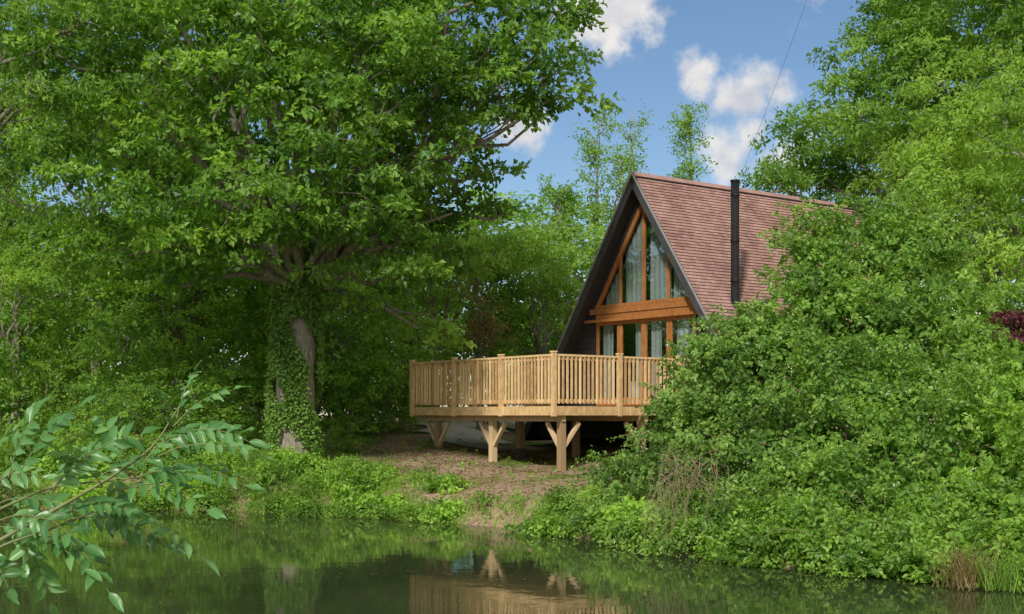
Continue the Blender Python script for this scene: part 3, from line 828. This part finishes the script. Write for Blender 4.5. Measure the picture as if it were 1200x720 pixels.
poly("interior_partition",[(-hw(FL)+.05,FL),(hw(FL)-.05,FL),(0,ZI-.05)],3.0,M_int,.05)
mb=MB(); mb.box(HB(-hw(FL)+.05,REC+.1,FL-.06),UV*(2*hw(FL)-.1),VV*(RL-REC-.3),UP*.05); mb.out("floor",M_frame,cab,CO)
mb=MB(); zz_=4.5; mb.box(HB(-hw(zz_)+.05,1.9,zz_),UV*(2*hw(zz_)-.1),VV*1.05,UP*.12); mb.out("mezzanine",M_int,cab,CO)
mb=MB()
z0=WZ-LBH; hb=hw(WZ)-.02
mb.box(HB(-hb,REC-.045,z0+.003),UV*(2*hb),VV*.13,UP*(LBH-.008),.3)
mb.out("lintel_beam",M_frame,cab,CO)
mb=MB(); mb.box(HB(-2.12,REC-.14,DH-.02),UV*4.2,VV*.085,UP*.07,.25)
mb.out("canopy_beam",M_frame,cab,CO)
mb=MB(); mb.box(HB(-DU+.002,REC-.02,DH+.003),UV*(2*DU-.004),VV*.1,UP*(WZ-LBH-DH-.003),.1); mb.out("door_header",M_frame,cab,CO)
win=MB()
def fbox(m,u0,u1,z0,z1,v=REC-.02,d=.05): m.box(HB(u0,v,z0),UV*(u1-u0),VV*d,UP*(z1-z0),rng.uniform(.3,.7))
fbox(win,-WH,WH,WZ+.003,WZ+.085)
for sgn in (1,-1):
    dn=unit(UV*sgn-UP*SL); nr=unit(UV*sgn*SL+UP); L=(WA-WZ)*math.sqrt(1+1/SL**2)
    win.box(HB(0,REC-.026,WA)-nr*.105+dn*.04,VV*.055,dn*(L-.05),nr*.11,.5)
for u_,ww in ((0,.095),(-.87,.08),(.87,.08)):
    fbox(win,u_-ww/2,u_+ww/2,WZ+.088,WA-abs(u_)*SL-.12,v=REC-.016,d=.04)
wobj=win.out("window",M_frame,cab,CO,label="triangular gable window with stained timber frame")
poly("window_pane",[(-WH+.04,WZ+.05),(WH-.04,WZ+.05),(0,WA-.1)],REC+.012,M_glass,.006,wobj)
def reflection_curtain(u0,u1,zb,ztf,v,parent):  # pale drapes behind the panes, also standing in for reflected sky
    n=int((u1-u0)/.03)+2; us=np.linspace(u0,u1,n); Vv=[];Ff=[]
    for k,u in enumerate(us):
        w_=v+.022*math.sin(u*38)+.010*math.sin(u*91)
        Vv.append(HB(u,w_,zb)-CO); Vv.append(HB(u,w_*.5+v*.5,ztf(u))-CO)
    for k in range(n-1): Ff.append([2*k,2*k+2,2*k+3,2*k+1])
    link("reflection_curtain",np_mesh("reflection_curtain",Vv,Ff,M_curt,smooth_sh=True),parent)
def ztw(u): return max(WZ+.12,WA-abs(u)*SL-.1)
reflection_curtain(-.82,-.20,WZ+.05,ztw,REC+.14,wobj); reflection_curtain(.12,.83,WZ+.05,ztw,REC+.14,wobj); reflection_curtain(-1.6,-1.0,WZ+.05,ztw,REC+.14,wobj); reflection_curtain(.95,1.4,WZ+.05,ztw,REC+.14,wobj)
pw=(2*DU)/4
for k in range(4):
    u0=-DU+k*pw; m=MB()
    s=.085
    m.box(HB(u0+.004,REC-.01,FL),UV*s,VV*.05,UP*(DH-FL),.4); m.box(HB(u0+pw-.004-s,REC-.01,FL),UV*s,VV*.05,UP*(DH-FL),.6)
    m.box(HB(u0+.004+s,REC-.008,DH-.10),UV*(pw-.008-2*s),VV*.046,UP*.10,.5); m.box(HB(u0+.004+s,REC-.008,FL),UV*(pw-.008-2*s),VV*.046,UP*.2,.5)
    d=m.out("door",M_frame,cab,CO,label="glazed door leaf in stained timber frame")
    m=MB(); m.box(HB(u0+.06,REC+.012,FL+.15),UV*(pw-.12),VV*.006,UP*(DH-FL-.2)); m.out("door_pane",M_glass,d,CO)
    a=u0+(.1 if k!=1 else .42); reflection_curtain(a,a+.38,FL+.03,lambda u:DH-.03,REC+.16,d)
    if k in (1,2):
        m=MB(); uu=u0+(pw-.04 if k==1 else .04)
        m.box(HB(uu-.01,REC-.05,FL+1.0),UV*.02,VV*.038,UP*.12); m.out("door_handle",M_flue,d,CO)
def inside(name,u,v,w_,d_,label,cat):
    b=HB(u,v,FL); e=empty(name,tuple(b),label,cat)
    m=MB(); m.box(b-UV*w_/2+UP*.12,UV*w_,VV*d_,UP*.32,.5); m.out("seat",M_white,e,b)
    m=MB(); m.box(b-UV*w_/2+VV*(d_+.003)+UP*.12,UV*w_,VV*.2,UP*.85,.5); m.out("backrest",M_white,e,b)
    for sg in (-1,1):
        m=MB(); m.box(b+UV*(sg*(w_/2+.078)-.075)+UP*.12,UV*.15,VV*(d_+.2),UP*.5,.5); m.out("armrest",M_white,e,b)
    m=MB()
    for a in (-w_/2+.05,w_/2-.09):
        for c in (.04,d_-.08): m.box(b+UV*a+VV*c,UV*.05,VV*.05,UP*.118)
    m.out("leg",M_frame,e,b)
inside("armchair",-.6,.9,.7,.6,"pale linen armchair inside the glazed doors","chair")
inside("armchair",.75,1.0,.7,.6,"pale linen armchair inside the glazed doors","chair")
fu,fv=2.3,1.16
fb=HB(fu,fv,ZR-SL*fu-.45); ft=7.50
mb=MB(); mb.tube([fb,[fb[0],fb[1],ft]],[.10,.10],20)
flo=mb.out("chimney_flue",M_flue,cab,CO,label="black metal stove flue beside the roof slope",smooth_sh=True)
mb=MB()
for z in (fb[2]+1.0,fb[2]+1.95,ft-.35):
    mb.tube([[fb[0],fb[1],z],[fb[0],fb[1],z+.05]],[.110,.110],20)
mb.tube([[fb[0],fb[1],ft],[fb[0],fb[1],ft+.03]],[.115,.115],20)
mb.out("flue_band",M_flue,flo,CO)

cb=np.array([fb[0],fb[1],ft-.2])
e=empty("overhead_cable",tuple(cb),"thin dark cable rising above the cabin roof","cable")
mb=MB(); far=np.array([cb[0]+3.2,cb[1]-1.5,cb[2]+9.5]); mb.tube(curve_pts(cb,far,14,-.03,0),.0035,6); mb.out("wire",M_flue,e,cb)

# ------------------------------------------------------------------ foreground elder spray
sb=np.array([-2.7,4.1,0.]); sb[2]=float(height(sb[0],sb[1]))
eld=empty("elder_shrub",tuple(sb),"pale green elder spray reaching over the pond water","shrub")
Vl=[];Fl=[];Tl=[];nl0=0
stem=MB()
def leaflet(base,d,nrm,L,W,t):
    global nl0
    d=d/np.linalg.norm(d); s=np.cross(d,nrm); s/=np.linalg.norm(s); n_=np.cross(s,d)
    ts=np.array([0,.12,.28,.45,.62,.8,.92,1.0]); ws=np.array([.06,.55,.92,1.0,.86,.5,.22,.02])*W/2
    curl=rng.uniform(.05,.3)
    rows=[]
    for a,b_ in zip(ts,ws):
        c=base+d*L*a-n_*L*curl*a*a
        wv=rng.normal()*.003
        rows+= [c+s*b_+n_*(b_*.45+wv), c+s*b_*.5+n_*b_*.16, c, c-s*b_*.5+n_*b_*.16, c-s*b_+n_*(b_*.45-wv)]
    Vl.append(np.array(rows)); m=len(ts)
    for r in range(m-1):
        for c in range(4):
            k=nl0+r*5+c; Fl.append([k,k+1,k+6,k+5]); Tl.append(t)
    nl0+=len(rows)
def frond(p0,p1,npairs,L,droop=.12,r=.0025):
    p0=np.asarray(p0,float);p1=np.asarray(p1,float)
    pts=curve_pts(p0,p1,9,.12,.006)
    stem.tube(pts,np.linspace(r,r*.4,9),5)
    D_=p1-p0; D_/=np.linalg.norm(D_)
    nrm=np.array([0,0,1.])*.8+np.array([0,-1,0])*.6+rng.normal(size=3)*.3; nrm-=nrm.dot(D_)*D_; nrm/=np.linalg.norm(nrm)
    side=np.cross(D_,nrm)
    t0=rng.uniform(.1,.85)
    for k in range(npairs):
        a=.16+.80*k/npairs
        q=np.array([np.interp(a,np.linspace(0,1,9),pts[:,c]) for c in range(3)])
        for sg in (-1,1):
            ld=D_*.8+side*sg*rng.uniform(.8,1.1)+np.array([0,0,-.18])+rng.normal(size=3)*.13
            LL=L*rng.uniform(.8,1.15)*(1-.25*abs(a-.6))
            leaflet(q,ld,nrm+rng.normal(size=3)*.3,LL,LL*rng.uniform(.36,.46),np.clip(t0+rng.normal()*.2,0,1))
    leaflet(pts[-1],D_+[0,0,-.1],nrm+rng.normal(size=3)*.2,L*1.1,L*.42,t0)
FR=[((207,490),(228,436),5,.052),((203,500),(272,458),5,.055),((195,512),(292,518),7,.073),((185,535),(300,535),7,.075),
    ((170,555),(288,570),7,.077),((140,575),(242,598),6,.077),((110,590),(236,655),7,.08),((80,610),(195,640),6,.08),
    ((60,625),(128,695),5,.08),((30,640),(60,706),5,.078),((20,560),(88,484),6,.08),((10,560),(40,488),5,.078),
    ((-15,540),(15,506),3,.078),((60,575),(165,510),6,.076),((100,570),(195,540),6,.076),((0,590),(90,600),6,.076),
    ((0,610),(100,640),6,.08),((-20,570),(50,560),5,.078),((60,600),(150,600),6,.076),((-20,620),(60,640),5,.076),((20,630),(100,668),5,.08),((150,540),(120,500),4,.066),
    ((130,560),(150,620),5,.076),((170,540),(215,505),5,.063),((-20,650),(10,690),4,.076),((200,505),(183,458),4,.048),
    ((120,570),(70,530),5,.074),((160,560),(225,560),6,.076),((40,600),(30,660),5,.076),((60,580),(110,530),5,.074),
    ((180,530),(240,505),5,.062)]
for (a,b_,np_,L) in FR:
    Y0=4.3+rng.uniform(-.35,.35)
    frond(at(a[0],a[1],Y0),at(b_[0],b_[1],Y0+rng.uniform(-.2,.12)),np_,L)
def st(pl,r0,r1):
    pts=np.array([at(a,b_,y) for a,b_,y in pl]); 
    t=np.linspace(0,1,len(pts)); tt=np.linspace(0,1,16)
    P=np.column_stack([np.interp(tt,t,pts[:,c]) for c in range(3)]); P[1:-1]=(P[:-2]+P[1:-1]*2+P[2:])/4
    stem.tube(P,np.linspace(r0,r1,16),7)
st([(-120,800,4.2),(-30,650,4.2),(60,600,4.3),(130,560,4.3),(180,525,4.3),(209,478,4.3)],.009,.0025)
st([(-120,760,4.3),(-30,610,4.3),(60,570,4.4),(160,560,4.3)],.007,.0025)
st([(-90,700,4.1),(0,640,4.1),(60,620,4.2),(110,600,4.2)],.006,.0025)
st([(-110,690,4.3),(-40,590,4.3),(20,550,4.3)],.006,.0025)
for q in ((-120,800,4.2),(-120,760,4.3),(-90,700,4.1),(-110,690,4.3)):
    stem.tube(curve_pts(sb,at(*q),6,.05,.01),np.linspace(.02,.009,6),7)
stem.out("stem",M_stem,eld,sb,smooth_sh=True)
link("leaves",np_mesh("elder_leaves",np.concatenate(Vl)-sb,Fl,M_front,Tl,smooth_sh=True),eld)

print("LEAVES",LEAFCOUNT)
# ------------------------------------------------------------------ sky, sun
SUN_EL=math.radians(40); SUN_AZ=math.radians(198)
sdir=np.array([math.sin(SUN_AZ)*math.cos(SUN_EL),math.cos(SUN_AZ)*math.cos(SUN_EL),math.sin(SUN_EL)])
world=bpy.data.worlds.new("World"); scene.world=world; world.use_nodes=True
nt=world.node_tree; nt.nodes.clear(); links=nt.links
out=nt.nodes.new('ShaderNodeOutputWorld'); bg=nt.nodes.new('ShaderNodeBackground')
sky=nt.nodes.new('ShaderNodeTexSky'); sky.sky_type='NISHITA'; sky.sun_disc=False
sky.sun_elevation=SUN_EL; sky.sun_rotation=SUN_AZ; sky.dust_density=0.4; sky.ozone_density=2.5; sky.air_density=1.0
tc=nt.nodes.new('ShaderNodeTexCoord')
nz=nt.nodes.new('ShaderNodeTexNoise'); nz.inputs['Scale'].default_value=24; nz.inputs['Detail'].default_value=9; nz.inputs['Roughness'].default_value=.6
links.new(tc.outputs['Generated'],nz.inputs['Vector'])
def mth(op,a,b=None,c=None,clamp=False):
    n=nt.nodes.new('ShaderNodeMath'); n.operation=op; n.use_clamp=clamp
    for k,x in enumerate((a,b,c)):
        if x is None: continue
        if isinstance(x,(int,float)): n.inputs[k].default_value=x
        else: links.new(x,n.inputs[k])
    return n.outputs[0]
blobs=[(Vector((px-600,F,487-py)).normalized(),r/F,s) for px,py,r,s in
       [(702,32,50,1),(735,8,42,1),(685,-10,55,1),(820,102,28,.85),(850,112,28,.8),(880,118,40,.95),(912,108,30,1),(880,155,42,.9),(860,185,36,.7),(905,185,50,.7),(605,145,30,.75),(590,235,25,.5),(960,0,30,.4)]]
blobs+=[(Vector(d).normalized(),r,1.2) for d,r in [((0,-1,.5),.8),((-.9,-.4,.6),.6),((.9,-.4,.6),.6),((0,-.2,1),.65),((-1,.35,.9),.45),((1,.5,.8),.35),((-.5,-.8,.15),.45),((.6,-.8,.2),.45)]]  # unseen cloud banks behind and overhead, added as fill light
acc=None
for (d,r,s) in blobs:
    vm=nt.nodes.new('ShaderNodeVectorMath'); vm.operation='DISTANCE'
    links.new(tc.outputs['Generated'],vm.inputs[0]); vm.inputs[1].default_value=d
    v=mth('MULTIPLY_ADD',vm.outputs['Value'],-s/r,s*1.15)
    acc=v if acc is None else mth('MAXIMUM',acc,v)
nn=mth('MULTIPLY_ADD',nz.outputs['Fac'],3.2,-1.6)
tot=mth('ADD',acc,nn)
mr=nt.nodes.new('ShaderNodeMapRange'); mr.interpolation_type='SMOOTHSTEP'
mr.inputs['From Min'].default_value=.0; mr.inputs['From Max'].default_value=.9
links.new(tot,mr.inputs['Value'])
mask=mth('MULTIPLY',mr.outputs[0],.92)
n2=nt.nodes.new('ShaderNodeTexNoise'); n2.inputs['Scale'].default_value=30; n2.inputs['Detail'].default_value=5
links.new(tc.outputs['Generated'],n2.inputs['Vector'])
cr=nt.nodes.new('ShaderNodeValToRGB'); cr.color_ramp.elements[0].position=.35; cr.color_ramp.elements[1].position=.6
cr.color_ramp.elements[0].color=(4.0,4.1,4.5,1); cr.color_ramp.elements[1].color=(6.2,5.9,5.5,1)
links.new(n2.outputs['Fac'],cr.inputs[0])
hs=nt.nodes.new('ShaderNodeHueSaturation'); hs.inputs['Saturation'].default_value=1.08; hs.inputs['Value'].default_value=.72
links.new(sky.outputs[0],hs.inputs['Color'])
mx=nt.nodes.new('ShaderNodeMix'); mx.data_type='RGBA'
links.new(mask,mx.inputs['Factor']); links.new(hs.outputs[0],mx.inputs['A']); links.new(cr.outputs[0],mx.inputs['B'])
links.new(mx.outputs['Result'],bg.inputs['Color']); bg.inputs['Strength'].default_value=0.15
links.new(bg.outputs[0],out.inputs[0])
sl=bpy.data.lights.new("sun","SUN"); sl.energy=4.1; sl.angle=math.radians(5); sl.color=(1,.96,.89)
so=bpy.data.objects.new("sun",sl); COL.objects.link(so); so.rotation_euler=Vector(-sdir).to_track_quat('-Z','Y').to_euler(); so.location=(0,0,30)

cam=bpy.data.cameras.new("camera"); co=bpy.data.objects.new("camera",cam); COL.objects.link(co)
co.location=(0,0,CAMZ); co.rotation_euler=(math.radians(90),0,0)
cam.sensor_width=36; cam.lens=36*F/1200; cam.shift_y=127/1200; cam.clip_end=3000; cam.clip_start=.1
scene.camera=co
scene.view_settings.view_transform='Standard'; scene.view_settings.look='None'; scene.view_settings.exposure=0
